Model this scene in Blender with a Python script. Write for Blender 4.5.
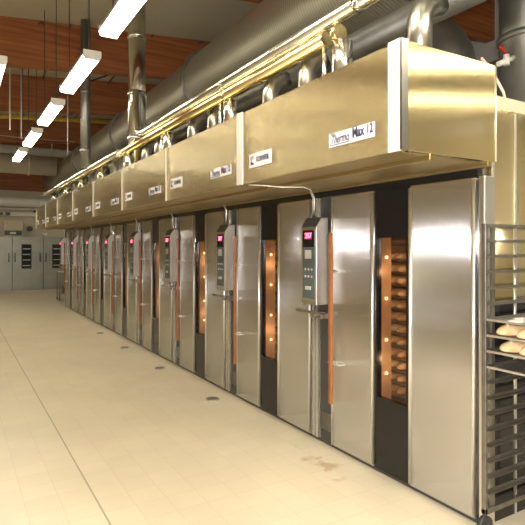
import bpy, bmesh, math, random
from mathutils import Vector, Matrix
random.seed(7)
for o in list(bpy.data.objects): bpy.data.objects.remove(o)
SC = bpy.context.scene
C = SC.collection
PI = math.pi

# ------------------------------------------------ camera, world, exposure
cam = bpy.data.objects.new('camera', bpy.data.cameras.new('camera'))
C.objects.link(cam)
cam.location = (0, 0, 1.7)
cam.rotation_euler = (PI/2, 0, -math.atan(309.5/518))
cam.data.sensor_width = 36; cam.data.lens = 36*518/525
cam.data.shift_y = -15.5/525
cam.data.clip_start = 0.05
SC.camera = cam
SC.view_settings.view_transform = 'Standard'
SC.view_settings.look = 'None'
SC.view_settings.gamma = 1
SC.view_settings.use_curve_mapping = False
SC.view_settings.exposure = 0.0

W = bpy.data.worlds.new('world'); SC.world = W; W.use_nodes = True
W.node_tree.nodes['Background'].inputs[0].default_value = (1.0, .9, .75, 1)
W.node_tree.nodes['Background'].inputs[1].default_value = .15

# the photographer's flash: a small white lamp just above the lens
fl = bpy.data.lights.new('camera_flash', 'POINT'); fl.energy = 620; fl.color = (1, .95, .92); fl.shadow_soft_size = .04
flo = bpy.data.objects.new('camera_flash', fl); flo.location = (.03, -.02, 1.78); C.objects.link(flo)

TUBE = 26.0            # emission strength of the fluorescent diffusers
TUBE_COL = (1, .885, .65)

# ------------------------------------------------ materials
def newmat(name):
    m = bpy.data.materials.new(name); m.use_nodes = True
    nt = m.node_tree; return m, nt, nt.nodes['Principled BSDF']
def N(nt, t, **k):
    n = nt.nodes.new(t)
    for a, b in k.items(): setattr(n, a, b)
    return n
def plain(name, col, rough=.5, metal=0, emit=0, ecol=None, var=.12, scale=6, alpha=None, coat=0):
    m, nt, p = newmat(name)
    p.inputs['Roughness'].default_value = rough; p.inputs['Metallic'].default_value = metal
    tc = N(nt, 'ShaderNodeTexCoord'); no = N(nt, 'ShaderNodeTexNoise'); no.inputs['Scale'].default_value = scale
    no.inputs['Detail'].default_value = 4
    nt.links.new(tc.outputs['Object'], no.inputs['Vector'])
    r = N(nt, 'ShaderNodeValToRGB')
    r.color_ramp.elements[0].position = .3; r.color_ramp.elements[1].position = .7
    r.color_ramp.elements[0].color = tuple(max(0, c*(1-var)) for c in col)+(1,)
    r.color_ramp.elements[1].color = tuple(min(1, c*(1+var)) for c in col)+(1,)
    nt.links.new(no.outputs['Fac'], r.inputs[0]); nt.links.new(r.outputs[0], p.inputs['Base Color'])
    if emit:
        p.inputs['Emission Color'].default_value = (ecol or col)+(1,); p.inputs['Emission Strength'].default_value = emit
    if coat: p.inputs['Coat Weight'].default_value = coat
    return m
def brushed(name, col, rough=.3, aniso=.8, streak=.06, dirt=.1, hair=0):
    """steel brushed vertically: highlights spread sideways"""
    m, nt, p = newmat(name)
    p.inputs['Metallic'].default_value = 1
    p.inputs['Anisotropic'].default_value = aniso
    g = N(nt, 'ShaderNodeNewGeometry')
    cr = N(nt, 'ShaderNodeVectorMath', operation='CROSS_PRODUCT'); cr.inputs[1].default_value = (0, 0, 1)
    ad = N(nt, 'ShaderNodeVectorMath', operation='ADD'); ad.inputs[1].default_value = (.010, .013, 0)
    nt.links.new(g.outputs['True Normal'], cr.inputs[0]); nt.links.new(cr.outputs[0], ad.inputs[0])
    nt.links.new(ad.outputs[0], p.inputs['Tangent'])
    if hair:
        # hairline scratches: run upright, so the normal wavers sideways only
        ms = N(nt, 'ShaderNodeVectorMath', operation='MULTIPLY'); ms.inputs[1].default_value = (9000, 9000, 9000)
        nt.links.new(g.outputs['Position'], ms.inputs[0])
        wn = N(nt, 'ShaderNodeTexWhiteNoise', noise_dimensions='3D'); nt.links.new(ms.outputs[0], wn.inputs['Vector'])
        a1 = N(nt, 'ShaderNodeMath', operation='MULTIPLY_ADD'); a1.inputs[1].default_value = 2.6; a1.inputs[2].default_value = -1.3
        nt.links.new(wn.outputs['Value'], a1.inputs[0])
        a2 = N(nt, 'ShaderNodeMath', operation='TANGENT'); nt.links.new(a1.outputs[0], a2.inputs[0])
        a3 = N(nt, 'ShaderNodeMath', operation='MULTIPLY'); a3.inputs[1].default_value = hair; nt.links.new(a2.outputs[0], a3.inputs[0])
        sc = N(nt, 'ShaderNodeVectorMath', operation='SCALE'); nt.links.new(cr.outputs[0], sc.inputs[0]); nt.links.new(a3.outputs[0], sc.inputs['Scale'])
        an = N(nt, 'ShaderNodeVectorMath', operation='ADD'); nt.links.new(g.outputs['Normal'], an.inputs[0]); nt.links.new(sc.outputs[0], an.inputs[1])
        nz = N(nt, 'ShaderNodeVectorMath', operation='NORMALIZE'); nt.links.new(an.outputs[0], nz.inputs[0])
        nt.links.new(nz.outputs[0], p.inputs['Normal'])
    mp = N(nt, 'ShaderNodeMapping'); mp.inputs['Scale'].default_value = (60, 60, 1.2)
    nt.links.new(g.outputs['Position'], mp.inputs[0])
    no = N(nt, 'ShaderNodeTexNoise'); no.inputs['Scale'].default_value = 3; no.inputs['Detail'].default_value = 3
    nt.links.new(mp.outputs[0], no.inputs['Vector'])
    n2 = N(nt, 'ShaderNodeTexNoise'); n2.inputs['Scale'].default_value = 2.3; n2.inputs['Detail'].default_value = 5
    nt.links.new(g.outputs['Position'], n2.inputs['Vector'])
    mr = N(nt, 'ShaderNodeMapRange'); mr.inputs[3].default_value = rough-streak; mr.inputs[4].default_value = rough+streak
    nt.links.new(no.outputs['Fac'], mr.inputs[0]); nt.links.new(mr.outputs[0], p.inputs['Roughness'])
    r = N(nt, 'ShaderNodeValToRGB')
    r.color_ramp.elements[0].position = .3; r.color_ramp.elements[1].position = .65
    r.color_ramp.elements[0].color = tuple(c*(1-dirt) for c in col)+(1,); r.color_ramp.elements[1].color = tuple(col)+(1,)
    nt.links.new(n2.outputs['Fac'], r.inputs[0]); nt.links.new(r.outputs[0], p.inputs['Base Color'])
    return m

M = {}
M['steel'] = brushed('brushed_steel', (.62, .62, .62), .12, 0, streak=.008, hair=.40)
M['hood'] = brushed('hood_steel', (.70, .61, .35), .085, 0, dirt=.06, streak=.008, hair=.40)  # gold tone is warm room light put into the steel colour
M['hoodfront'] = brushed('hood_front_steel', (.66, .57, .335), .17, 0, dirt=.05, streak=.008, hair=.40)  # same warm light carried in the colour of the front sheets
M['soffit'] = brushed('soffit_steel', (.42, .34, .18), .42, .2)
M['edge'] = brushed('folded_edge_steel', (.84, .84, .84), .38, .3)
M['pipe'] = plain('polished_pipe', (.84, .86, .85), .20, 1, var=.03)
M['gold'] = plain('yellowed_pipe', (.78, .66, .38), .24, 1, var=.05)  # plain steel, with the yellow light it reflects put into its colour
M['darkpipe'] = plain('dull_steel_pipe', (.42, .42, .40), .3, 1)
M['trim'] = plain('pale_trim', (.80, .76, .70), .4, .3, var=.03)
M['black'] = plain('black_enamel', (.008, .008, .009), .2, 0)
M['darkgrey'] = plain('dark_grey_cover', (.07, .075, .075), .35, .3)
M['keypad'] = plain('grey_green_keypad', (.09, .115, .11), .4)
M['box'] = brushed('control_box_steel', (.78, .78, .76), .32, .3)
M['led'] = plain('red_led', (1, .06, .12), .4, emit=6, ecol=(1, .10, .18))
M['ledback'] = plain('led_window', (.25, .01, .04), .2, emit=.35, ecol=(.9, .02, .12))
M['button'] = plain('pale_button', (.55, .55, .52), .5)
M['handle'] = plain('orange_handle', (.33, .115, .035), .38, 0, var=.15, scale=12)
M['liner'] = plain('baking_chamber_lining', (.50, .37, .25), .4, .2, var=.3, scale=5)
M['bulb'] = plain('oven_bulb', (1, .7, .3), .4, emit=9, ecol=(1, .62, .30))
M['rackmetal'] = plain('rack_metal', (.22, .205, .18), .38, .8, var=.2, scale=14)
M['tray'] = plain('baking_tray_metal', (.52, .50, .47), .35, .9, var=.2, scale=12)
M['tyre'] = plain('castor_rubber', (.03, .03, .03), .6)
M['plate'] = plain('white_name_plate', (.80, .80, .84), .35, var=.02)
M['ink'] = plain('navy_ink', (.02, .02, .07), .5)
M['inkred'] = plain('dark_red_ink', (.25, .02, .03), .5)
M['diff'] = plain('fluorescent_diffuser', (1, 1, 1), .5, emit=TUBE, ecol=TUBE_COL, var=0)
M['fixture'] = plain('white_fixture_metal', (.70, .70, .66), .4)
M['cream'] = plain('cream_paint', (.62, .57, .46), .7, scale=1.2, var=.06)
M['paleblue'] = plain('pale_blue_paint', (.60, .64, .66), .7, scale=1.2, var=.05)
M['tan'] = plain('tan_wall_paint', (.36, .29, .17), .7, scale=.8, var=.15)
M['white'] = plain('white_painted_metal', (.80, .80, .76), .35, var=.03)
M['yellow'] = plain('yellow_paint', (.62, .42, .05), .45)
M['cabinet'] = brushed('cabinet_steel', (.36, .37, .33), .4, .3, dirt=.15)
M['glassdark'] = plain('dark_cabinet_glass', (.02, .03, .03), .1)
M['red'] = plain('red_paint', (.45, .02, .02), .4)
M['copper'] = plain('pinkish_cable', (.75, .48, .40), .5)
M['dullduct'] = plain('dull_dark_duct', (.10, .10, .09), .5, .7, var=.2)
M['galv'] = plain('galvanised_duct', (.30, .31, .30), .42, .85, var=.2, scale=3)
M['roofpanel'] = plain('pale_roof_panel', (.50, .46, .35), .8, scale=1.0, var=.08)

def mat_glass():
    m = bpy.data.materials.new('oven_door_glass'); m.use_nodes = True; nt = m.node_tree
    for n in list(nt.nodes): nt.nodes.remove(n)
    o = N(nt, 'ShaderNodeOutputMaterial'); mx = N(nt, 'ShaderNodeMixShader')
    t = N(nt, 'ShaderNodeBsdfTransparent'); t.inputs[0].default_value = (.80, .72, .64, 1)
    g = N(nt, 'ShaderNodeBsdfGlossy'); g.inputs['Roughness'].default_value = .04
    f = N(nt, 'ShaderNodeLayerWeight'); f.inputs[0].default_value = .5
    w = N(nt, 'ShaderNodeMath', operation='POWER'); w.inputs[1].default_value = 4; nt.links.new(f.outputs['Facing'], w.inputs[0])
    q = N(nt, 'ShaderNodeMath', operation='MULTIPLY_ADD'); q.inputs[1].default_value = .6; q.inputs[2].default_value = .03; nt.links.new(w.outputs[0], q.inputs[0])
    nt.links.new(q.outputs[0], mx.inputs[0]); nt.links.new(t.outputs[0], mx.inputs[1]); nt.links.new(g.outputs[0], mx.inputs[2])
    nt.links.new(mx.outputs[0], o.inputs[0]); return m
M['glass'] = mat_glass()

def mat_floor():
    m, nt, p = newmat('cream_floor_tiles')
    g = N(nt, 'ShaderNodeNewGeometry')
    mp = N(nt, 'ShaderNodeMapping'); mp.inputs['Location'].default_value = (-.195, 0, 0)
    nt.links.new(g.outputs['Position'], mp.inputs[0])
    b = N(nt, 'ShaderNodeTexBrick', offset=0.0, squash=1.0)
    b.inputs['Scale'].default_value = 1; b.inputs['Brick Width'].default_value = .21; b.inputs['Row Height'].default_value = .21
    b.inputs['Mortar Size'].default_value = .0030; b.inputs['Mortar Smooth'].default_value = .3; b.inputs['Bias'].default_value = 0
    b.inputs['Color1'].default_value = (.62, .56, .43, 1); b.inputs['Color2'].default_value = (.59, .53, .405, 1)
    b.inputs['Mortar'].default_value = (.53, .475, .36, 1)
    nt.links.new(mp.outputs[0], b.inputs['Vector'])
    sx = N(nt, 'ShaderNodeSeparateXYZ'); nt.links.new(g.outputs['Position'], sx.inputs[0])
    # the expansion joint running along the hall
    s1 = N(nt, 'ShaderNodeMath', operation='SUBTRACT'); s1.inputs[1].default_value = .828; nt.links.new(sx.outputs[0], s1.inputs[0])
    s2 = N(nt, 'ShaderNodeMath', operation='ABSOLUTE'); nt.links.new(s1.outputs[0], s2.inputs[0])
    s3 = N(nt, 'ShaderNodeMath', operation='LESS_THAN'); s3.inputs[1].default_value = .006; nt.links.new(s2.outputs[0], s3.inputs[0])
    mix = N(nt, 'ShaderNodeMix', data_type='RGBA'); mix.inputs['B'].default_value = (.30, .26, .19, 1)
    nt.links.new(s3.outputs[0], mix.inputs['Factor']); nt.links.new(b.outputs['Color'], mix.inputs['A'])
    # wear: broad blotches
    n1 = N(nt, 'ShaderNodeTexNoise'); n1.inputs['Scale'].default_value = 1.1; n1.inputs['Detail'].default_value = 6
    nt.links.new(g.outputs['Position'], n1.inputs['Vector'])
    r1 = N(nt, 'ShaderNodeMapRange'); r1.inputs[1].default_value = .35; r1.inputs[2].default_value = .7; r1.inputs[3].default_value = 1.0; r1.inputs[4].default_value = .88
    nt.links.new(n1.outputs['Fac'], r1.inputs[0])
    mul = N(nt, 'ShaderNodeVectorMath', operation='SCALE'); nt.links.new(mix.outputs['Result'], mul.inputs[0]); nt.links.new(r1.outputs[0], mul.inputs['Scale'])
    # brown spill in front of the first oven
    d0 = N(nt, 'ShaderNodeVectorMath', operation='SUBTRACT'); d0.inputs[1].default_value = (2.49, 3.22, 0); nt.links.new(g.outputs['Position'], d0.inputs[0])
    d1 = N(nt, 'ShaderNodeMapping'); d1.vector_type = 'POINT'; d1.inputs['Rotation'].default_value = (0, 0, .35); d1.inputs['Scale'].default_value = (7, 2.6, 1)
    nt.links.new(d0.outputs[0], d1.inputs[0])
    nn = N(nt, 'ShaderNodeTexNoise'); nn.inputs['Scale'].default_value = 9; nn.inputs['Detail'].default_value = 5; nt.links.new(g.outputs['Position'], nn.inputs['Vector'])
    ln = N(nt, 'ShaderNodeVectorMath', operation='LENGTH'); nt.links.new(d1.outputs[0], ln.inputs[0])
    a1 = N(nt, 'ShaderNodeMath', operation='MULTIPLY_ADD'); a1.inputs[1].default_value = 3.6; nt.links.new(nn.outputs['Fac'], a1.inputs[0]); nt.links.new(ln.outputs['Value'], a1.inputs[2])
    r2 = N(nt, 'ShaderNodeMapRange'); r2.inputs[1].default_value = 1.7; r2.inputs[2].default_value = 2.4; r2.inputs[3].default_value = .6; r2.inputs[4].default_value = 0
    nt.links.new(a1.outputs[0], r2.inputs[0])
    m2 = N(nt, 'ShaderNodeMix', data_type='RGBA'); m2.inputs['B'].default_value = (.33, .20, .09, 1)
    nt.links.new(r2.outputs[0], m2.inputs['Factor']); nt.links.new(mul.outputs[0], m2.inputs['A'])
    nt.links.new(m2.outputs['Result'], p.inputs['Base Color'])
    p.inputs['Roughness'].default_value = .36
    bp = N(nt, 'ShaderNodeBump'); bp.inputs['Strength'].default_value = .25; bp.inputs['Distance'].default_value = .002; bp.invert = True
    nt.links.new(b.outputs['Fac'], bp.inputs['Height']); nt.links.new(bp.outputs[0], p.inputs['Normal'])
    return m
M['floor'] = mat_floor()

def mat_wood(name, c1, c2, axis='x'):
    m, nt, p = newmat(name); p.inputs['Roughness'].default_value = .5
    g = N(nt, 'ShaderNodeNewGeometry'); mp = N(nt, 'ShaderNodeMapping')
    mp.inputs['Scale'].default_value = (.5, 8, 9) if axis == 'x' else (8, .5, 9)
    nt.links.new(g.outputs['Position'], mp.inputs[0])
    n = N(nt, 'ShaderNodeTexNoise'); n.inputs['Scale'].default_value = 1.6; n.inputs['Detail'].default_value = 6
    nt.links.new(mp.outputs[0], n.inputs['Vector'])
    r = N(nt, 'ShaderNodeValToRGB'); r.color_ramp.elements[0].position = .3; r.color_ramp.elements[1].position = .7
    r.color_ramp.elements[0].color = c1+(1,); r.color_ramp.elements[1].color = c2+(1,)
    nt.links.new(n.outputs['Fac'], r.inputs[0])
    # glued lamella joints
    s = N(nt, 'ShaderNodeSeparateXYZ'); nt.links.new(g.outputs['Position'], s.inputs[0])
    k = N(nt, 'ShaderNodeMath', operation='MULTIPLY'); k.inputs[1].default_value = 1/.09; nt.links.new(s.outputs[2], k.inputs[0])
    f = N(nt, 'ShaderNodeMath', operation='FRACT'); nt.links.new(k.outputs[0], f.inputs[0])
    l = N(nt, 'ShaderNodeMath', operation='LESS_THAN'); l.inputs[1].default_value = .08; nt.links.new(f.outputs[0], l.inputs[0])
    l2 = N(nt, 'ShaderNodeMath', operation='MULTIPLY'); l2.inputs[1].default_value = .4; nt.links.new(l.outputs[0], l2.inputs[0])
    mx = N(nt, 'ShaderNodeMix', data_type='RGBA'); mx.inputs['B'].default_value = tuple(x*.5 for x in c1)+(1,)
    nt.links.new(l2.outputs[0], mx.inputs['Factor']); nt.links.new(r.outputs[0], mx.inputs['A'])
    nt.links.new(mx.outputs['Result'], p.inputs['Base Color']); return m
M['wood'] = mat_wood('red_brown_glulam', (.24, .075, .022), (.42, .15, .045))

def mat_spiral():
    m, nt, p = newmat('spiral_seam_duct'); p.inputs['Metallic'].default_value = .85; p.inputs['Roughness'].default_value = .42
    g = N(nt, 'ShaderNodeTexCoord'); mp = N(nt, 'ShaderNodeMapping'); nt.links.new(g.outputs['Object'], mp.inputs[0])
    mp.inputs['Rotation'].default_value = (0, 0, .16)
    w = N(nt, 'ShaderNodeTexWave', bands_direction='Y'); w.inputs['Scale'].default_value = 8; w.inputs['Distortion'].default_value = 0
    nt.links.new(mp.outputs[0], w.inputs['Vector'])
    r = N(nt, 'ShaderNodeValToRGB'); r.color_ramp.elements[0].position = .02; r.color_ramp.elements[1].position = .25
    r.color_ramp.elements[0].color = (.30, .30, .25, 1); r.color_ramp.elements[1].color = (.42, .42, .36, 1)
    nt.links.new(w.outputs['Fac'], r.inputs[0]); nt.links.new(r.outputs[0], p.inputs['Base Color'])
    b = N(nt, 'ShaderNodeBump'); b.inputs['Strength'].default_value = .25; b.inputs['Distance'].default_value = .01
    nt.links.new(w.outputs['Fac'], b.inputs['Height']); nt.links.new(b.outputs[0], p.inputs['Normal'])
    return m
M['spiral'] = mat_spiral()

def mat_bread():
    m, nt, p = newmat('baked_crust'); p.inputs['Roughness'].default_value = .55
    g = N(nt, 'ShaderNodeTexCoord'); n = N(nt, 'ShaderNodeTexNoise'); n.inputs['Scale'].default_value = 14; n.inputs['Detail'].default_value = 6
    nt.links.new(g.outputs['Object'], n.inputs['Vector'])
    r = N(nt, 'ShaderNodeValToRGB'); r.color_ramp.elements[0].position = .33; r.color_ramp.elements[1].position = .66
    r.color_ramp.elements[0].color = (.70, .42, .18, 1); r.color_ramp.elements[1].color = (.90, .74, .50, 1)
    nt.links.new(n.outputs['Fac'], r.inputs[0]); nt.links.new(r.outputs[0], p.inputs['Base Color'])
    b = N(nt, 'ShaderNodeBump'); b.inputs['Strength'].default_value = .4; b.inputs['Distance'].default_value = .004
    nt.links.new(n.outputs['Fac'], b.inputs['Height']); nt.links.new(b.outputs[0], p.inputs['Normal'])
    return m
M['bread'] = mat_bread()
M['crumb'] = plain('floury_split', (.88, .78, .60), .8)

# ------------------------------------------------ mesh helpers
class MB:
    def __init__(s): s.bm = bmesh.new(); s.smooth = False
    def box(s, x0, x1, y0, y1, z0, z1, bev=0, seg=2):
        b = bmesh.new(); bmesh.ops.create_cube(b, size=1)
        for v in b.verts:
            v.co = Vector(((x0+x1)/2+v.co.x*(x1-x0), (y0+y1)/2+v.co.y*(y1-y0), (z0+z1)/2+v.co.z*(z1-z0)))
        if bev: bmesh.ops.bevel(b, geom=b.edges[:], offset=bev, segments=seg, profile=.5, affect='EDGES')
        s._add(b); return s
    def _add(s, b):
        me = bpy.data.meshes.new('t'); b.to_mesh(me); b.free(); s.bm.from_mesh(me); bpy.data.meshes.remove(me)
    def tube(s, pts, r, n=14, cap=True):
        pts = [Vector(p) for p in pts]; rings = []
        rr = r if isinstance(r, (list, tuple)) else [r]*len(pts)
        up = None
        for i, p in enumerate(pts):
            a = pts[max(0, i-1)]; c = pts[min(len(pts)-1, i+1)]; t = (c-a).normalized()
            if up is None: up = Vector((0, 0, 1)) if abs(t.z) < .9 else Vector((1, 0, 0))
            u = t.cross(up).normalized(); w = u.cross(t).normalized(); up = w
            rings.append([s.bm.verts.new(p+(u*math.cos(2*PI*k/n)+w*math.sin(2*PI*k/n))*rr[i]) for k in range(n)])
        for i in range(len(rings)-1):
            for k in range(n):
                f = s.bm.faces.new((rings[i][k], rings[i][(k+1) % n], rings[i+1][(k+1) % n], rings[i+1][k])); f.smooth = True
        if cap:
            s.bm.faces.new(list(reversed(rings[0]))); s.bm.faces.new(rings[-1])
        return s
    def prism(s, prof, axis, a0, a1):
        """closed profile in the two other axes, extruded along axis"""
        def co(p, a):
            if axis == 'x': return (a, p[0], p[1])
            if axis == 'y': return (p[0], a, p[1])
            return (p[0], p[1], a)
        A = [s.bm.verts.new(co(p, a0)) for p in prof]; B = [s.bm.verts.new(co(p, a1)) for p in prof]
        n = len(prof)
        for k in range(n): s.bm.faces.new((A[k], A[(k+1) % n], B[(k+1) % n], B[k]))
        s.bm.faces.new(A[::-1]); s.bm.faces.new(B); return s
    def build(s, name, mat, parent=None, loc=None):
        bmesh.ops.recalc_face_normals(s.bm, faces=s.bm.faces[:])
        me = bpy.data.meshes.new(name); s.bm.to_mesh(me); s.bm.free()
        o = bpy.data.objects.new(name, me); C.objects.link(o); me.materials.append(M[mat] if isinstance(mat, str) else mat)
        if parent: o.parent = parent
        if loc: o.location = loc
        return o
def box(name, mat, parent, *a, **k): return MB().box(*a, **k).build(name, mat, parent)
def thing(name, label, cat, loc=(0, 0, 0), group=None, rz=0):
    o = bpy.data.objects.new(name, None); C.objects.link(o); o.location = loc; o.rotation_euler = (0, 0, rz)
    o.empty_display_size = .1
    o['label'] = label; o['category'] = cat
    if group: o['group'] = group
    return o
def tag(o, label, cat, group=None):
    o['label'] = label; o['category'] = cat
    if group: o['group'] = group
    return o
def struct(o): o['kind'] = 'structure'; return o
KIDS = {}
def copy_tree(o, parent=None):
    c = o.copy(); C.objects.link(c)
    if parent: c.parent = parent
    for ch in [x for x in bpy.data.objects if x.parent == o]: copy_tree(ch, c)
    return c
def text_mesh(s, size, mat, parent, mtx, name='lettering', shear=0, ext=.0008, bold=0, sx=1):
    cu = bpy.data.curves.new('t', 'FONT'); cu.body = s; cu.size = size; cu.extrude = ext; cu.shear = shear
    cu.offset = bold; cu.align_x = 'CENTER'; cu.align_y = 'CENTER'
    t = bpy.data.objects.new('t', cu); C.objects.link(t)
    bpy.context.view_layer.update()
    me = bpy.data.meshes.new_from_object(t.evaluated_get(bpy.context.evaluated_depsgraph_get()))
    bpy.data.objects.remove(t); bpy.data.curves.remove(cu)
    me.transform(Matrix.Diagonal((sx, 1, 1, 1))); me.transform(mtx)
    me.materials.clear(); me.materials.append(M[mat]); me.name = name
    o = bpy.data.objects.new(name, me); C.objects.link(o); o.parent = parent; return o
def facing_minus_x(x, y, z):
    # local x -> -Y (reads left to right seen from the aisle), local y -> Z, local z -> -X
    return Matrix(((0, 0, -1, x), (-1, 0, 0, y), (0, 1, 0, z), (0, 0, 0, 1)))

# ------------------------------------------------ the hall
XL, XR, YB, YF = -5.0, 9.0, -5.0, 23.3
CEIL = lambda x: 5.75+.09*x
struct(box('floor', 'floor', None, XL, XR, YB, YF, -.1, 0))
struct(MB().prism([(XL, CEIL(XL)), (XR, CEIL(XR)), (XR, CEIL(XR)+.2), (XL, CEIL(XL)+.2)], 'y', YB, YF).build('ceiling', 'roofpanel'))
struct(box('wall_left', 'tan', None, XL-.2, XL, YB, YF, 0, 6.8))
struct(box('wall_right', 'paleblue', None, XR, XR+.2, YB, YF, 0, 6.8))
struct(box('wall_back', 'tan', None, XL, XR, YB-.2, YB, 0, 6.8))
struct(box('wall_front', 'cream', None, XL, XR, YF, YF+.2, 0, 4.0))
struct(box('trim_1', 'wood', None, XL, XR, YF-.02, YF+.2, 4.0, 6.8))
beams = [2.6, 6.3, 10.3, 13.8, 18.3]
for i, y in enumerate(beams):
    b = MB(); x0, x1 = XL, XR
    b.prism([(x0, CEIL(x0)-.85), (x1, CEIL(x1)-.85), (x1, CEIL(x1)), (x0, CEIL(x0))], 'y', y, y+.2)
    struct(b.build('trim_%d' % (i+2), 'wood'))
# steel cross bracing under the roof panels between the beams
for i, (ya, yb) in enumerate(((10.2, 13.8), (13.95, 18.3))):
    b = MB(); xs = [XL+1.6*k for k in range(9)]
    for k in range(8):
        p, q = (xs[k], ya), (xs[k+1], yb)
        if k % 2: p, q = (xs[k], yb), (xs[k+1], ya)
        b.tube([(p[0], p[1], CEIL(p[0])-.06), (q[0], q[1], CEIL(q[0])-.06)], .018, 6)
    for k in range(9): b.tube([(xs[k]+.5, ya, CEIL(xs[k]+.5)-.05), (xs[k]+.5, yb, CEIL(xs[k]+.5)-.05)], .02, 6)
    struct(b.build('trim_%d' % (i+8), 'darkgrey'))

# ------------------------------------------------ ovens
FX = 2.74; PITCH = 1.70; Y0 = 2.04; NOV = 8; FTOP = 2.13
def make_oven():
    """origin at the facade line, near corner, on the floor; y runs away from the camera"""
    t = thing('rotary_oven', '', 'oven', (FX, Y0, 0))
    # casing, open towards the facade
    b = MB()
    b.box(.06, 1.7, 0.0, .03, .0, 2.56, .004); b.box(.06, 1.7, 1.665, 1.695, 0, 2.56, .004)
    b.box(1.67, 1.7, .03, 1.665, 0, 2.56); b.box(.06, 1.67, .03, 1.665, 2.53, 2.56); b.box(.06, 1.67, .03, 1.665, 0, .04)
    b.box(.06, .09, .03, 1.665, FTOP, 2.53)
    b.build('casing', 'steel', t)
    # fixed panel
    p = MB().box(0, .06, .012, .545, .03, FTOP, .012, 3).build('fixed_panel', 'steel', t)
    MB().tube([(-.001, .022, .05), (-.001, .022, FTOP-.02)], .013, 10).tube([(-.001, .535, .05), (-.001, .535, FTOP-.02)], .013, 10).build('folded_edge', 'edge', p)
    # plinth and head rail
    box('plinth', 'darkgrey', t, .03, .08, .01, 1.69, 0, .03)
    box('head_rail', 'black', t, .02, .09, .01, 1.69, FTOP+.002, FTOP+.05)
    # door: black glazed strip + steel leaf
    d = MB().box(.0, .06, .905, 1.405, .03, FTOP, .012, 3).build('door', 'steel', t)
    MB().tube([(-.001, .915, .05), (-.001, .915, FTOP-.02)], .013, 10).tube([(-.001, 1.397, .05), (-.001, 1.397, FTOP-.02)], .006, 10).build('folded_edge', 'edge', d)
    f = MB()
    f.box(.010, .06, .552, .903, 1.77, FTOP); f.box(.010, .06, .552, .903, .03, .57)
    f.box(.010, .06, .552, .580, .57, 1.77); f.box(.010, .06, .880, .903, .57, 1.77)
    f.build('window_frame', 'black', d)
    box('window_glass', 'glass', d, .030, .036, .580, .880, .57, 1.77)
    h = MB().box(-.072, -.045, 1.33, 1.368, .40, 1.82, .008, 2).build('handle', 'handle', d)
    for z in (.74, 1.50):
        m = MB(); m.box(-.05, .0, 1.336, 1.356, z-.015, z+.015); m.tube([(-.055, 1.24, z), (-.055, 1.385, z)], .007, 8); m.tube([(-.055, 1.24, z), (0, 1.24, z)], .006, 8)
        m.build('handle_bracket', 'edge', d)
    # service column
    c = MB().box(.03, .07, 1.42, 1.60, .03, FTOP).build('column_cover', 'darkgrey', t)
    g = MB()
    for k in range(7): g.box(.022, .032, 1.46+k*.018, 1.468+k*.018, .12, .27)
    g.build('vent_grille', 'darkpipe', c)
    e = MB().box(0, .06, 1.406, 1.420, .03, FTOP, .003).box(-.0, .06, 1.604, 1.640, .03, FTOP, .005).box(.0, .06, 1.650, 1.690, .03, FTOP, .008)
    e.build('jamb', 'steel', t)
    # control box
    y0, y1 = 1.45, 1.665; xb = -.13
    b = MB().prism([(0, 1.21), (xb, 1.21), (xb, 1.865), (xb+.055, 1.945), (0, 1.955)], 'y', y0, y1)
    bmesh.ops.bevel(b.bm, geom=[x for x in b.bm.edges], offset=.004, segments=1, affect='EDGES')
    cb = b.build('control_box', 'box', t)
    s = MB().prism([(xb+.003, 1.872), (xb+.056, 1.949), (xb+.052, 1.952), (xb-.001, 1.875)], 'y', y0+.004, y1-.004).prism([(xb+.056, 1.948), (0, 1.957), (0, 1.961), (xb+.056, 1.952)], 'y', y0+.004, y1-.004)
    s.build('sloped_lid', 'darkgrey', cb)
    box('keypad', 'keypad', cb, xb-.004, xb+.001, y0+.022, y1-.022, 1.26, 1.845, bev=.002, seg=1)
    box('display_surround', 'black', cb, xb-.005, xb-.003, y0+.024, y1-.024, 1.70, 1.842)
    dd = box('display', 'ledback', cb, xb-.006, xb-.003, y0+.06, y1-.055, 1.765, 1.825)
    text_mesh('207', .062, 'led', cb, facing_minus_x(xb-.0075, (y0+y1)/2, 1.795), 'display_digits', bold=.0015)
    b = MB().box(xb-.007, xb-.003, y0+.065, y1-.06, 1.60, 1.675)
    b.build('selector_screen', 'button', cb)
    for r in range(2):
        for q in range(3): b = MB(); b.box(xb-.0075, xb-.003, y0+.05+q*.045, y0+.068+q*.045, 1.44+r*.06, 1.458+r*.06); b.build('button', 'button', cb)
    box('start_button', 'button', cb, xb-.007, xb-.003, y0+.07, y1-.065, 1.335, 1.365)
    # bracket below the box
    l = MB().box(-.15, -.12, 1.43, 1.73, 1.135, 1.16, .005).box(-.15, .03, 1.46, 1.50, 1.125, 1.15, .004).box(-.12, .03, 1.40, 1.56, 1.10, 1.14, .006)
    l.build('door_latch', 'darkpipe', t)
    # cable pipes going up from the box
    k = MB()
    for yy in (1.625, 1.645): k.tube([(-.02, yy, 1.95), (-.02, yy, FTOP), (-.04, yy+.02, 2.19)], .006, 8)
    k.build('cable_pipe', 'edge', t)
    # baking chamber
    b = MB()
    x0, x1, ya, yb, z0, z1 = .085, 1.15, .50, 1.58, .42, 1.86
    b.box(x1, x1+.02, ya, yb, z0, z1); b.box(x0, x1, ya-.02, ya, z0, z1); b.box(x0, x1, yb, yb+.02, z0, z1)
    b.box(x0, x1, ya, yb, z1, z1+.02); b.box(x0, x1, ya, yb, z0-.02, z0)
    ch = b.build('baking_chamber', 'liner', t)
    box('light_column', 'liner', ch, .088, .205, .925, .95, .42, 1.86)
    for z in (.72, .98, 1.30, 1.62):
        bl = MB(); bmesh.ops.create_uvsphere(bl.bm, u_segments=10, v_segments=6, radius=.011, matrix=Matrix.Translation((.15, .918, z)))
        bl.build('lamp', 'bulb', ch)
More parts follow.
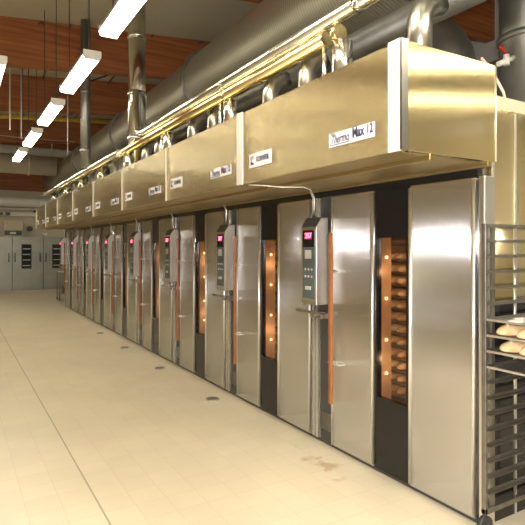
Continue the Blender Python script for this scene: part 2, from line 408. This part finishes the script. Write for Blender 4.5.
    for (x, y, z) in ((.24, .72, 1.50), (.24, .72, .80), (.9, .8, 1.6)):
        L = bpy.data.lights.new('chamber_light', 'POINT'); L.energy = 2.2; L.color = (1, .66, .38); L.shadow_soft_size = .03
        lo = bpy.data.objects.new('chamber_light', L); lo.location = (x, y, z); C.objects.link(lo); lo.parent = ch
    return t
ords = ['first', 'second', 'third', 'fourth', 'fifth', 'sixth', 'seventh', 'eighth']
oven_lbl = ['nearest tall stainless steel baking oven, right beside the bread rack',
 'second tall steel oven counted from the bread rack, its window glowing plain orange',
 'third tall steel oven counted from the bread rack, under the third extraction hood',
 'fourth tall steel oven counted from the bread rack, narrow glowing window',
 'fifth tall steel oven counted from the bread rack, seen very obliquely',
 'sixth tall steel oven counted from the bread rack, third from the far end',
 'seventh tall steel oven from the bread rack, last but one in the row',
 'farthest tall steel oven of the row, nearest the small trolley']
oven = make_oven()
for k in range(NOV):
    o = oven if k == 0 else copy_tree(oven)
    o.location = (FX, Y0+PITCH*k, 0); o['label'] = oven_lbl[k]; o['group'] = 'row of rotary bread ovens'
# end post closing the row beside the bread rack
pst = MB().box(FX, FX+.10, Y0-.055, Y0-.012, 0, 2.13, .006).build('end_post', 'box')
tag(pst, 'slim steel corner post closing the near end of the oven row', 'post')
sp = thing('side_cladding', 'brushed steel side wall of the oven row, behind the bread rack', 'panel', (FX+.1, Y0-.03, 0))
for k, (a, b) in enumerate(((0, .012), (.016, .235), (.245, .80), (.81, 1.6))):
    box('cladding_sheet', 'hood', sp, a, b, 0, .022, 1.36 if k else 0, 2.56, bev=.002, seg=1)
box('lower_cladding', 'black', sp, .016, 1.6, .002, .022, 0, 1.355)  # added black sheet stands in for dark reflections behind the rack
for a in (.0135, .24, .805): box('cover_strip', 'edge', sp, a-.008, a+.008, -.006, .001, 0, 2.55)
# racks of loaves inside the three ovens one can look into
def inner_rack():
    t = thing('oven_rack', '', 'rack')
    p = MB()
    for x in (-.28, .28):
        for y in (-.24, .24): p.box(x-.012, x+.012, y-.012, y+.012, 0, 1.32)
    p.box(-.28, .28, -.012, .012, 1.30, 1.325); p.box(-.28, .28, -.24, -.22, 1.30, 1.325); p.box(-.28, .28, .22, .24, 1.30, 1.325)
    p.build('rack_frame', 'rackmetal', t)
    for k in range(12):
        s = MB().box(-.27, .27, -.225, .225, .06+k*.1, .072+k*.1).build('shelf', 'tray', t)
        b = MB()
        for q in range(4):
            y = -.165+q*.11
            for xx in (-.14, .14):
                b.tube([(xx-.12, y, .095+k*.1), (xx-.09, y, .1+k*.1), (xx, y, .102+k*.1), (xx+.09, y, .1+k*.1), (xx+.12, y, .095+k*.1)], [.006, .026, .032, .026, .006], 8)
        bb = b.build('loaves', 'bread', s); bb['kind'] = 'stuff'
    return t
ir = inner_rack()
for k in range(3):
    o = ir if k == 0 else copy_tree(ir)
    o.location = (FX+.62, Y0+PITCH*k+1.07, .42)
    o['label'] = 'rack of baking bread behind the glass of the %s oven from the bread rack' % ['nearest', 'second', 'third'][k]
    o['group'] = 'racks baking inside the ovens'

# ------------------------------------------------ extraction hoods
HX = 1.98; HB = 2.20; HT = 2.77; HY0 = 1.96
def make_hood():
    t = thing('extraction_hood', '', 'hood', (HX, HY0, 0))
    L = 1.70
    b = MB()
    b.box(0, .012, 0, L-.010, HB, HT, .004, 1)                      # front sheet
    b.box(.012, .76, 0, .012, HB, HT, .002, 1); b.box(.012, .76, L-.016, L-.004, HB, HT)
    b.box(.012, .76, .012, L-.016, HT-.03, HT-.018)
    b.build('canopy', 'hoodfront', t)
    box('joint_cover', 'trim', t, -.006, .001, L-.022, L-.002, HB, HT)
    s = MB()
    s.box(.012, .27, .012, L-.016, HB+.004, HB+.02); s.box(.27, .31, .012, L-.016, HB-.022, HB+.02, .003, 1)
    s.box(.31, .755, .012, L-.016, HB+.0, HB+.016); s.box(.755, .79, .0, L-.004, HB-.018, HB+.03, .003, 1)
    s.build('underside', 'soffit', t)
    # name plates on the front
    p = box('name_plate', 'plate', t, -.004, .0, .155, .555, HB+.105, HB+.188, bev=.001, seg=1)
    yA, z = .355, HB+.150
    text_mesh('Thermo', .072, 'ink', p, facing_minus_x(-.0052, .452, z-.004), shear=.35, bold=.0008, sx=.70)
    text_mesh('Max', .082, 'ink', p, facing_minus_x(-.0052, .288, z+.004), bold=.0026, sx=.72)
    text_mesh('12', .074, 'ink', p, facing_minus_x(-.0052, .193, z+.004), bold=.0022, sx=.72)
    u = MB().tube([(-.0045, .545, HB+.122), (-.0045, .53, HB+.116), (-.0045, .37, HB+.116), (-.0045, .365, HB+.13)], .0028, 6).tube([(-.0045, .535, HB+.181), (-.0045, .50, HB+.181)], .0035, 6)
    u.build('underline', 'ink', p)
    q = box('maker_plate', 'plate', t, -.004, .0, 1.225, 1.545, HB+.110, HB+.215, bev=.001, seg=1)
    text_mesh('KORNFEIL', .052, 'ink', q, facing_minus_x(-.0052, 1.345, HB+.163), bold=.0018, sx=.78)
    g = MB().prism([(1.525, HB+.195), (1.512, HB+.195), (1.512, HB+.155), (1.475, HB+.14), (1.475, HB+.13), (1.525, HB+.13)], 'x', -.0055, -.003)
    g.build('emblem', 'ink', q)
    MB().prism([(1.502, HB+.195), (1.478, HB+.195), (1.492, HB+.165)], 'x', -.0055, -.003).build('emblem_corner', 'inkred', q)
    # outlets on top
    MB().tube([(.37, .88, HT-.02), (.37, .88, 3.00), (.37, .88, 3.14)], .074, 20).tube([(.37, .88, HT+.11), (.37, .88, HT+.14)], .080, 20).build('outlet_pipe', 'pipe', t)
    MB().tube([(.33, 1.03, HT-.02), (.33, 1.03, 3.17)], .018, 10).tube([(.33, 1.03, HT+.1), (.33, 1.03, HT+.14)], .026, 10).build('drain_pipe', 'pipe', t)
    for yy in (.22, 1.37):
        MB().tube([(.42, yy, HT-.02), (.42, yy, 3.06), (.45, yy, 3.13), (.52, yy, 3.18), (.60, yy, 3.20)], .072, 18).tube([(.42, yy, HT+.08), (.42, yy, HT+.11)], .078, 18).build('outlet_pipe', 'darkpipe', t)
    return t
hood = make_hood()
for k in range(NOV):
    o = hood if k == 0 else copy_tree(hood)
    o.location = (HX, HY0+PITCH*k, 0); o['group'] = 'row of extraction hoods over the ovens'
    o['label'] = ['nearest gold-toned steel extraction hood, with its bright end face in full view',
      'second extraction hood from the near end, pale joint strip at its right edge',
      'third extraction hood from the near end, over the third oven',
      'fourth extraction hood from the near end, beneath the tall vertical flue pipe',
      'fifth extraction hood from the near end, over the fifth oven',
      'sixth extraction hood from the near end, third from the far end',
      'seventh extraction hood from the near end, last but one',
      'farthest extraction hood of the row, closest to the far cabinets'][k]
jt = MB().box(HX-.014, HX-.001, HY0-.042, HY0+.045, HB-.005, HT+.005, .003).build('corner_trim', 'trim')  # pale colour stands in for the strong highlight along this corner
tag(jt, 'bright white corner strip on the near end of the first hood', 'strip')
jt = MB().box(HX-.012, HX+.0, HY0+PITCH-.05, HY0+PITCH+.045, HB-.004, HT+.004, .003).build('joint_strip', 'trim')
tag(jt, 'pale vertical joint strip between the first and second hoods', 'strip')
e = thing('hood_end_panel', 'shiny brushed steel end panel of the nearest hood, facing the viewer', 'panel', (HX+.03, HY0-.045, 0))
box('corner_fold', 'darkpipe', e, -.045, .002, -.012, .003, HB, HT)
box('end_sheet', 'hood', e, .004, .735, 0, .035, HB, HT, bev=.003, seg=1)
MB().tube([(.733, -.002, HB+.003), (.733, -.002, HT-.003)], .005, 8).build('folded_edge', 'edge', e)
MB().tube([(.004, -.002, HB+.003), (.004, -.002, HT-.003)], .003, 8).build('folded_edge', 'edge', e)

# loose cable hanging under the hood
cb = MB().tube([(2.01, 3.58, 2.192), (2.08, 3.50, 2.185), (2.2, 3.40, 2.168), (2.35, 3.31, 2.168), (2.5, 3.42, 2.165), (FX-.04, 3.66, 2.15), (FX-.03, 3.67, 2.02)], .0045, 8).build('hanging_cable', 'trim')
tag(cb, 'thin white cable under the first two hoods, running to the nearest control box', 'cable')

# ------------------------------------------------ pipes over the hoods
def pipe_thing(name, label, cat, pts, r, mat, collars=(), n=18, collar_mat=None):
    t = thing(name, label, cat, pts[0])
    o0 = Vector(pts[0]); P = [Vector(p)-o0 for p in pts]
    MB().tube(P, r, n).build('pipe_run', mat, t)
    for (p, d) in collars:
        p = Vector(p)-o0; d = Vector(d)
        MB().tube([p-d*.03, p+d*.03], r*1.09, n).build('collar', collar_mat or mat, t)
    return t
pipe_thing('steam_pipe', 'bright polished steel pipe above the nearest four hoods, bending up to the flue', 'pipe',
  [(2.30, 1.2, 3.31), (2.30, 7.0, 3.31), (2.30, 7.2, 3.325), (2.30, 7.33, 3.37), (2.31, 7.42, 3.46), (2.34, 7.60, 3.84), (2.37, 7.70, 4.02), (2.40, 7.76, 4.06)], .052, 'pipe',
  [((2.30, y, 3.31), (0, 1, 0)) for y in (2.6, 4.6, 6.6)])
pipe_thing('condensate_pipe', 'golden pipe slung just below the bright steel pipe', 'pipe',
  [(2.31, 2.96, 3.195), (2.31, 15.4, 3.195)], .055, 'gold', [((2.31, HY0+PITCH*k+.88, 3.195), (0, 1, 0)) for k in range(8)])
pipe_thing('supply_pipe', 'long bright pipe above the farther hoods, beyond the vertical flue', 'pipe',
  [(2.20, 8.0, 3.15), (2.20, 15.5, 3.15), (2.16, 15.62, 3.15)], .055, 'pipe', [((2.20, y, 3.15), (0, 1, 0)) for y in (9.5, 11.2, 12.9, 14.6)])
pipe_thing('exhaust_main', 'dark horizontal pipe behind the golden one, collecting the hood outlets', 'pipe',
  [(2.65, 1.9, 3.24), (2.65, 15.4, 3.24)], .10, 'dullduct', [((2.65, y, 3.24), (0, 1, 0)) for y in (4.2, 7.6, 11.0)])
pipe_thing('flue_pipe', 'tall vertical steel flue rising from the hoods to the ceiling', 'pipe',
  [(2.48, 8.0, 2.772), (2.48, 8.0, 5.96)], .135, 'pipe', [((2.48, 8.0, z), (0, 0, 1)) for z in (3.4, 4.1, 5.0)], n=28)
pipe_thing('vertical_duct', 'dull brownish vertical pipe behind the nearest ceiling lamp', 'pipe',
  [(2.13, 10.02, 3.19), (2.13, 10.02, 5.93)], .087, 'galv', [((2.13, 10.02, z), (0, 0, 1)) for z in (3.5, 4.6)], n=24)
# big spiral duct
pipe_thing('spiral_duct', 'very large grey spiral-seam duct running the length of the hall', 'duct',
  [(3.6, y, 4.35) for y in (1.0, 5, 10, 15, 20, 22.5)], .50, 'spiral', [((3.6, y, 4.35), (0, 1, 0)) for y in (3.2, 7.6, 12.0, 16.4)], n=48, collar_mat='galv')
# duct with an elbow coming down behind the first hood
pts = [(4.7, 8.0, 4.15), (4.7, 4.5, 4.15)]+[(4.7, 4.5-.6*math.sin(a), 4.15-.6*(1-math.cos(a))) for a in [PI/2*i/8 for i in range(1, 9)]]+[(4.7, 3.9, 2.69)]
pipe_thing('elbow_duct', 'grey elbow duct behind the top edge of the nearest hood', 'duct', pts, .34, 'galv', n=40)
pipe_thing('upright_duct', 'dark upright duct at the right edge, next to the small red-lever valve', 'duct',
  [(4.9, 3.04, 2.685), (4.9, 3.04, 6.15)], .28, 'galv', [((4.9, 3.04, 3.75), (0, 0, 1))], n=40)
pipe_thing('fan_duct', 'dark grey round duct low above the oven roof at the right edge', 'duct',
  [(5.5, 6.0, 3.68), (5.5, 1.2, 3.68)], .21, 'galv', [((5.5, 2.6, 3.68), (0, 1, 0))], n=40)
vl = thing('shut_off_valve', 'small valve with a red lever on the duct at upper right', 'valve', (4.57, 3.06, 3.49))
MB().tube([(-.12, .02, -.05), (.06, -.02, .03)], .025, 12).tube([(-.02, 0, -.05), (-.02, 0, .05)], .03, 12).build('valve_body', 'white', vl)
MB().tube([(-.02, 0, .05), (-.05, 0, .08), (-.10, .0, .10), (-.13, .0, .11)], [.012, .02, .02, .012], 8).build('lever', 'red', vl)
cb = MB().tube([(3.0, 2.2, 2.95), (3.06, 2.16, 2.86), (3.12, 2.12, 2.72), (3.14, 2.1, 2.57)], .010, 8).build('pink_cable', 'copper')
tag(cb, 'thin pinkish cable dropping onto the oven roof behind the nearest hood', 'cable')
rc = box('roof_cover', 'roofpanel', None, 3.0, 5.3, 2.10, 4.4, 2.562, 2.68); tag(rc, 'pale cover slab lying on the oven roof at the right edge', 'cover')

# ducts and pipes crossing the far end of the hall
pipe_thing('cross_duct', 'large dull beige duct crossing the hall below the white pipe', 'duct',
  [(-4.9, 19.2, 4.50), (3.07, 19.2, 4.50)], .33, 'cream', [((x, 19.2, 4.50), (1, 0, 0)) for x in (-1.5, 1.2, 2.2)], n=36)
pipe_thing('cross_pipe', 'white pipe crossing the hall behind the ceiling lamps', 'pipe',
  [(-4.9, 20.0, 5.10), (6.5, 20.0, 5.10)], .15, 'white', [((x, 20.0, 5.10), (1, 0, 0)) for x in (.5, 2.6)], n=28)
pipe_thing('far_wall_duct', 'white horizontal duct on the far wall above the cabinets', 'duct',
  [(-2, 22.7, 3.50), (4.4, 22.7, 3.50)], .20, 'white', [((x, 22.7, 3.5), (1, 0, 0)) for x in (1.2, 3.0)], n=28)
pipe_thing('yellow_gas_pipe', 'yellow pipe crossing under the wooden beam', 'pipe',
  [(-4.9, 14.1, 4.50), (4.2, 14.1, 5.10)], .055, 'yellow', [((x, 14.1, 4.5+.0659*(x+4.9)), (1, 0, .0659)) for x in (1.0, 2.4)], n=12)
# thin hanging rods and cable
for (x, y, z0, z1, lb) in ((1.02, 12.0, 4.15, 5.70, 'thin pale hanging rod at the far left, left one of the pair'),
                           (1.30, 12.6, 4.10, 5.70, 'thin pale hanging rod at the far left, right one of the pair'),
                           (2.95, 19.2, 4.82, 5.55, 'thin pale hanging rod holding the beige cross duct'),
                           (2.35, 13.0, 3.9, 5.20, 'thin pale hanging rod left of the dull vertical pipe')):
    z1 = CEIL(x)+.01; o = MB().tube([(x, y, z0), (x, y, z1)], .014, 8).build('hanging_rod', 'trim'); tag(o, lb, 'rod', 'hanging rods')
o = MB().tube([(-4.9, 16.0, 4.72), (3.1, 16.0, 4.80)], .010, 6).build('stay_cable', 'trim')
tag(o, 'thin pale cable stretched across the hall above the white cross duct', 'cable')

# ------------------------------------------------ ceiling lamps
def make_lamp():
    t = thing('ceiling_light', '', 'ceiling light')
    # housing
    MB().prism([(-.10, .0), (.10, .0), (.085, .055), (-.085, .055)], 'y', -.77, .77).build('housing', 'fixture', t)
    MB().prism([(-.092, .0), (-.078, -.045), (.078, -.045), (.092, .0)], 'y', -.755, .755).build('diffuser', 'diff', t)
    for s in (-1, 1):
        MB().prism([(-.102, .058), (-.102, -.01), (-.083, -.05), (.083, -.05), (.102, -.01), (.102, .058)], 'y', s*.757, s*.775).build('end_cap', 'fixture', t)
        MB().tube([(0, s*.6, .05), (0, s*.6, .35), (0, s*.6, 1.98)], .007, 6).build('suspension_rod', 'darkgrey', t)
    return t
lamp = make_lamp()
LZ = 3.92
spots = [(1.385, 2.39+2.27*k, 'a%d' % k) for k in range(6)]
spots += [(.455, y, 'b' if y == 7.65 else '') for y in (.6, 2.9, 7.65, 9.8, 12.1, 14.4)]
spots += [(-.8, 16.3, ''), (-.8, 18.0, ''), (-.8, 20.9, ''), (5.6, 17.0, ''), (5.6, 21.0, '')]  # unseen lamps added to brighten the far end of the hall
spots += [(xx, yy, 'x') for yy in (-.08, -.32, -1.38, -1.62, -3.08, -3.32) for xx in (1.75, 3.3)]
nm = {'a2': 'nearest ceiling lamp of the diagonal line, the largest and brightest', 'a3': 'second ceiling lamp of the diagonal line', 'a4': 'third ceiling lamp of the diagonal line',
      'a5': 'farthest ceiling lamp of the diagonal line, just above the white duct', 'b': 'sliver of a ceiling lamp at the left edge', 'a1': 'ceiling lamp at the very top edge of the picture'}
used = False
for i, (x, y, v) in enumerate(spots):
    o = lamp if not used else copy_tree(lamp); used = True
    o.location = (x, y, LZ)
    if v == 'x': o.rotation_euler = (0, 0, PI/2)
    o['label'] = nm.get(v, 'fluorescent ceiling lamp hanging outside the picture'); o['group'] = 'fluorescent ceiling lamps' if v in nm else 'ceiling lamps outside the picture'

# ------------------------------------------------ far cabinets
CY = 22.35
def make_cab():
    t = thing('proofing_cabinet', '', 'cabinet', (0, CY, 0))
    w = 1.13
    box('carcass', 'cabinet', t, .005, w-.005, .03, .85, 0, 2.11)
    d = MB().box(.01, w-.01, 0, .03, .06, 2.09, .005, 1).build('door', 'cabinet', t)
    f = MB().box(.33, .70, -.012, 0, .84, 1.81, .003, 1).build('window_frame', 'darkgrey', d)
    box('window_glass', 'glassdark', f, .36, .67, -.016, -.012, .87, 1.78)
    b = MB()
    for q in range(4): b.box(.38, .65, -.020, -.016, .95+q*.22, .985+q*.22)
    b.build('tray_edge', 'tray', f)
    for xx in (.10, w-.12): MB().tube([(xx, 0, 1.12), (xx, -.05, 1.12), (xx, -.05, 1.46), (xx, 0, 1.46)], .02, 8).build('handle', 'darkgrey', d)
    return t
cab = make_cab()
cl = ['grey steel proofing cabinet at the left edge of the far wall', 'grey steel proofing cabinet second from the left on the far wall', 'grey steel proofing cabinet next to the end of the oven row']
for i, x in enumerate((-.28, .85, 1.98, 3.11, 4.24)):
    if i == 0: continue
    o = cab if i == 1 else copy_tree(cab)
    o.location = (x, CY, 0); o['group'] = 'grey cabinets along the far wall'
    o['label'] = {1: cl[0], 2: cl[1], 3: cl[2], 4: 'grey steel proofing cabinet hidden mostly behind the oven row'}[i]
ac = thing('wall_air_unit', 'pale box with dark grille standing on the far cabinets', 'air unit', (1.95, CY+.35, 2.112))
box('housing', 'cream', ac, -.25, .45, 0, .4, .0, .62, bev=.01)
box('grille', 'darkgrey', ac, -.22, .42, -.012, 0, .05, .24); box('name_strip', 'white', ac, -.02, .2, -.018, -.012, .10, .18)
rl = thing('wall_lamp', 'small round white lamp on top of the far cabinets', 'lamp', (3.18, CY+.2, 2.112))
MB().tube([(0, 0, 0), (0, 0, .04)], .03, 12).build('lamp_base', 'fixture', rl); MB().tube([(0, 0, .04), (0, 0, .06), (0, 0, .13), (0, 0, .15)], [.07, .10, .10, .05], 16).build('lamp_globe', 'white', rl)
ws = thing('wall_conduit_tray', 'white cable tray with dark fittings on the far wall', 'cable tray', (1.4, YF-.1, 2.95))
box('tray_body', 'white', ws, -1.2, 2.9, -.05, .1, 0, .17, bev=.005)
box('tray_top', 'white', ws, -1.2, 2.9, -.05, .1, .27, .34)
for x in (-.1, .15, .4): box('fitting', 'darkgrey', ws, x, x+.17, -.1, -.05, .02, .15)
for x in (1.45, 1.8): box('switch', 'glassdark', ws, x, x+.16, -.1, -.05, .16, .26)
box('warning_light', 'red', ws, 1.98, 2.1, -.1, -.05, .2, .3)
sn = MB().tube([(2.72, YF-.02, 2.45), (2.72, YF-.08, 2.45)], .11, 16).build('wall_vent', 'darkgrey'); tag(sn, 'small dark round vent on the far wall above the cabinets', 'vent')

# trolley beyond the far end of the row
tr = thing('utility_trolley', 'small wire trolley with pinkish top beyond the last oven', 'trolley', (3.10, 17.6, 0))
box('top_shelf', 'copper', tr, -.22, .28, -.25, .25, .89, .92, bev=.005)
box('lower_shelf', 'tray', tr, -.22, .28, -.25, .25, .20, .22)
for x in (-.2, .26):
    for y in (-.23, .23):
        l = MB().tube([(x, y, .08), (x, y, .90)], .013, 8).build('leg', 'rackmetal', tr)
        MB().tube([(x-.015, y, .045), (x+.015, y, .045)], .045, 12).build('castor', 'tyre', l)
wr = MB()
for k in range(5): wr.tube([(-.2+k*.09, -.24, .22), (-.2+k*.09, -.24, .89)], .005, 6)
wr.tube([(-.2, -.24, .55), (.26, -.24, .55)], .006, 6); wr.build('wire_side', 'rackmetal', tr)
bx = thing('storage_crate', 'dark crate on the lower shelf of the far trolley', 'crate', (3.15, 17.5, .222))
b = MB(); b.box(-.15, .20, -.14, .14, 0, .02); b.box(-.15, -.13, -.14, .14, .02, .24); b.box(.18, .20, -.14, .14, .02, .24); b.box(-.13, .18, -.14, -.12, .02, .24); b.box(-.13, .18, .12, .14, .02, .24)
b.build('crate_body', 'darkgrey', bx)
box('crate_rim', 'galv', bx, -.16, .21, -.15, -.14, .21, .25)

# ------------------------------------------------ floor drains
dr = None
for k in range(4):
    y = 5.26+1.72*k
    if dr is None:
        dr = thing('floor_drain', '', 'drain'); MB().tube([(0, 0, .0005), (0, 0, .006)], .075, 28).build('rim', 'tray', dr)
        g = MB()
        for q in range(7):
            hw = math.sqrt(max(.001, .062**2-(-.051+q*.017)**2)); g.box(-.051+q*.017-.005, -.051+q*.017+.005, -hw, hw, .006, .010)
        g.build('grate', 'galv', dr); o = dr
    else: o = copy_tree(dr)
    o.location = (2.49, y, 0); o['group'] = 'floor drains in front of the ovens'
    o['label'] = 'small round grey floor drain in the tiles, ' + ['nearest the camera, before the second oven', 'second of the line, before the third oven', 'third of the line, before the fourth oven', 'farthest of the line, before the fifth oven'][k]

# ------------------------------------------------ bread rack at the right edge
RX, RY = 2.69, 1.972
rk = thing('bread_rack', 'tall metal bread rack with tray rails at the right edge, beside the nearest oven', 'rack', (RX, RY, 0))
RW, RD, ZT = .62, .80, 1.822
for (x, y) in ((0, 0), (RD, 0), (0, -RW), (RD, -RW)):
    p = MB().box(x, x+.022, y-.028, y, .12, ZT, .002, 1).build('post', 'rackmetal', rk)
for (x, y) in ((0, 0), (RD, 0), (0, -RW), (RD, -RW)):
    w = MB().tube([(x+.011, y-.03, .055), (x+.011, y+.0, .055)], .055, 18).tube([(x+.011, y-.014, .08), (x+.011, y-.014, .13)], .012, 8).build('castor', 'tyre', rk)
b = MB().box(0, RD+.022, -.028, 0, ZT-.004, ZT+.016, .002, 1).box(0, RD+.022, -RW-.028, -RW, ZT-.004, ZT+.016).box(RD, RD+.022, -RW-.02, 0, ZT-.004, ZT+.016)
b.box(0, RD+.022, -.028, 0, .12, .15).box(0, RD+.022, -RW-.028, -RW, .12, .15)
b.box(.075, .10, -.020, -.002, .13, ZT); b.build('frame', 'rackmetal', rk)
MB().tube([(.30, -.015, .13), (.30, -.015, ZT)], .007, 8).build('upright_rod', 'edge', rk)
for k in range(1, 18):
    z = ZT-.0925*k
    for (ya, sg) in ((-.024, -1), (-RW-.004, 1)):
        y1 = ya+sg*.032
        b = MB().box(.004, RD+.02, min(ya, y1), max(ya, y1), z-.002, z+.001); b.box(.004, RD+.02, ya-.0015, ya+.0015, z, z+.016)
        b.build('tray_rail', 'rackmetal', rk)
def make_tray():
    t = thing('baking_tray', '', 'tray')
    y0, y1 = -RW+.025, -.03-.003
    b = MB().box(.0, RD-.02, y0, y1, 0, .0025)
    b.prism([(y0, 0), (y0-.0, .012), (y0+.002, .012), (y0+.004, .0)], 'x', 0, RD-.02)
    b.build('tray_sheet', 'tray', t)
    MB().box(-.004, .003, y0, y1, -.002, .011, .001, 1).build('tray_lip', 'edge', t)
    return t
tray = make_tray(); T = []
for i, k in enumerate((6, 7, 8, 9)):
    o = tray if i == 0 else copy_tree(tray)
    o.location = (RX+.006, RY, ZT-.0925*k+.0015); T.append(o)
    o['label'] = ['highest baking tray in the bread rack, pale and floury', 'second highest baking tray in the bread rack, carrying golden loaves', 'third baking tray in the bread rack, directly under the golden loaves', 'lowest baking tray in the bread rack, empty'][i]
    o['group'] = 'baking trays in the bread rack'
fl2 = MB()
for (x, y, r) in ((.10, -.17, .05), (.2, -.14, .05), (.17, -.22, .045)):
    bmesh.ops.create_uvsphere(fl2.bm, u_segments=14, v_segments=8, radius=r, matrix=Matrix.Translation((x, y, .004)) @ Matrix.Diagonal((1.7, 1, .12, 1)))
fo = fl2.build('flour_dusting', 'plate', T[0]); fo.location = (0, 0, .002)
def make_loaf():
    t = thing('bread_loaf', '', 'bread')
    bm = bmesh.new(); bmesh.ops.create_uvsphere(bm, u_segments=28, v_segments=16, radius=1)
    for v in bm.verts:
        x, y, z = v.co
        z = z*.052 if z > 0 else z*.018
        wob = 1+.03*math.sin(9*x+3*y)
        v.co = Vector((math.copysign(abs(x)**.85, x)*.125*wob, y*.058*wob, z+.018))
    for f in bm.faces: f.smooth = True
    m = MB(); m._add(bm); m.build('crust', 'bread', t)
    s = MB()
    for q in range(3): s.tube([(-.075+q*.055, -.028, .060), (-.06+q*.055, -.008, .0685), (-.045+q*.055, .012, .0675), (-.03+q*.055, .03, .059)], [.001, .005, .005, .001], 8)
    s.build('slash', 'crumb', t); return t
loaf = make_loaf()
LP = [(0, .16, -.275, 'pale loaf end on the highest tray, at the right edge of the picture'),
      (1, .14, -.112, 'leftmost golden loaf on the second highest tray'), (1, .13, -.235, 'golden loaf beside the leftmost one on the second highest tray'),
      (2, .14, -.135, 'leftmost golden loaf on the third tray'), (2, .13, -.255, 'golden loaf beside the leftmost one on the third tray')]
for i, (ti, x, y, lb) in enumerate(LP):
    o = loaf if i == 0 else copy_tree(loaf)
    o.location = T[ti].location+Vector((x, y, .0028)); o.rotation_euler = (0, 0, random.uniform(-.15, .15)); o['label'] = lb; o['group'] = 'loaves on the bread rack trays'
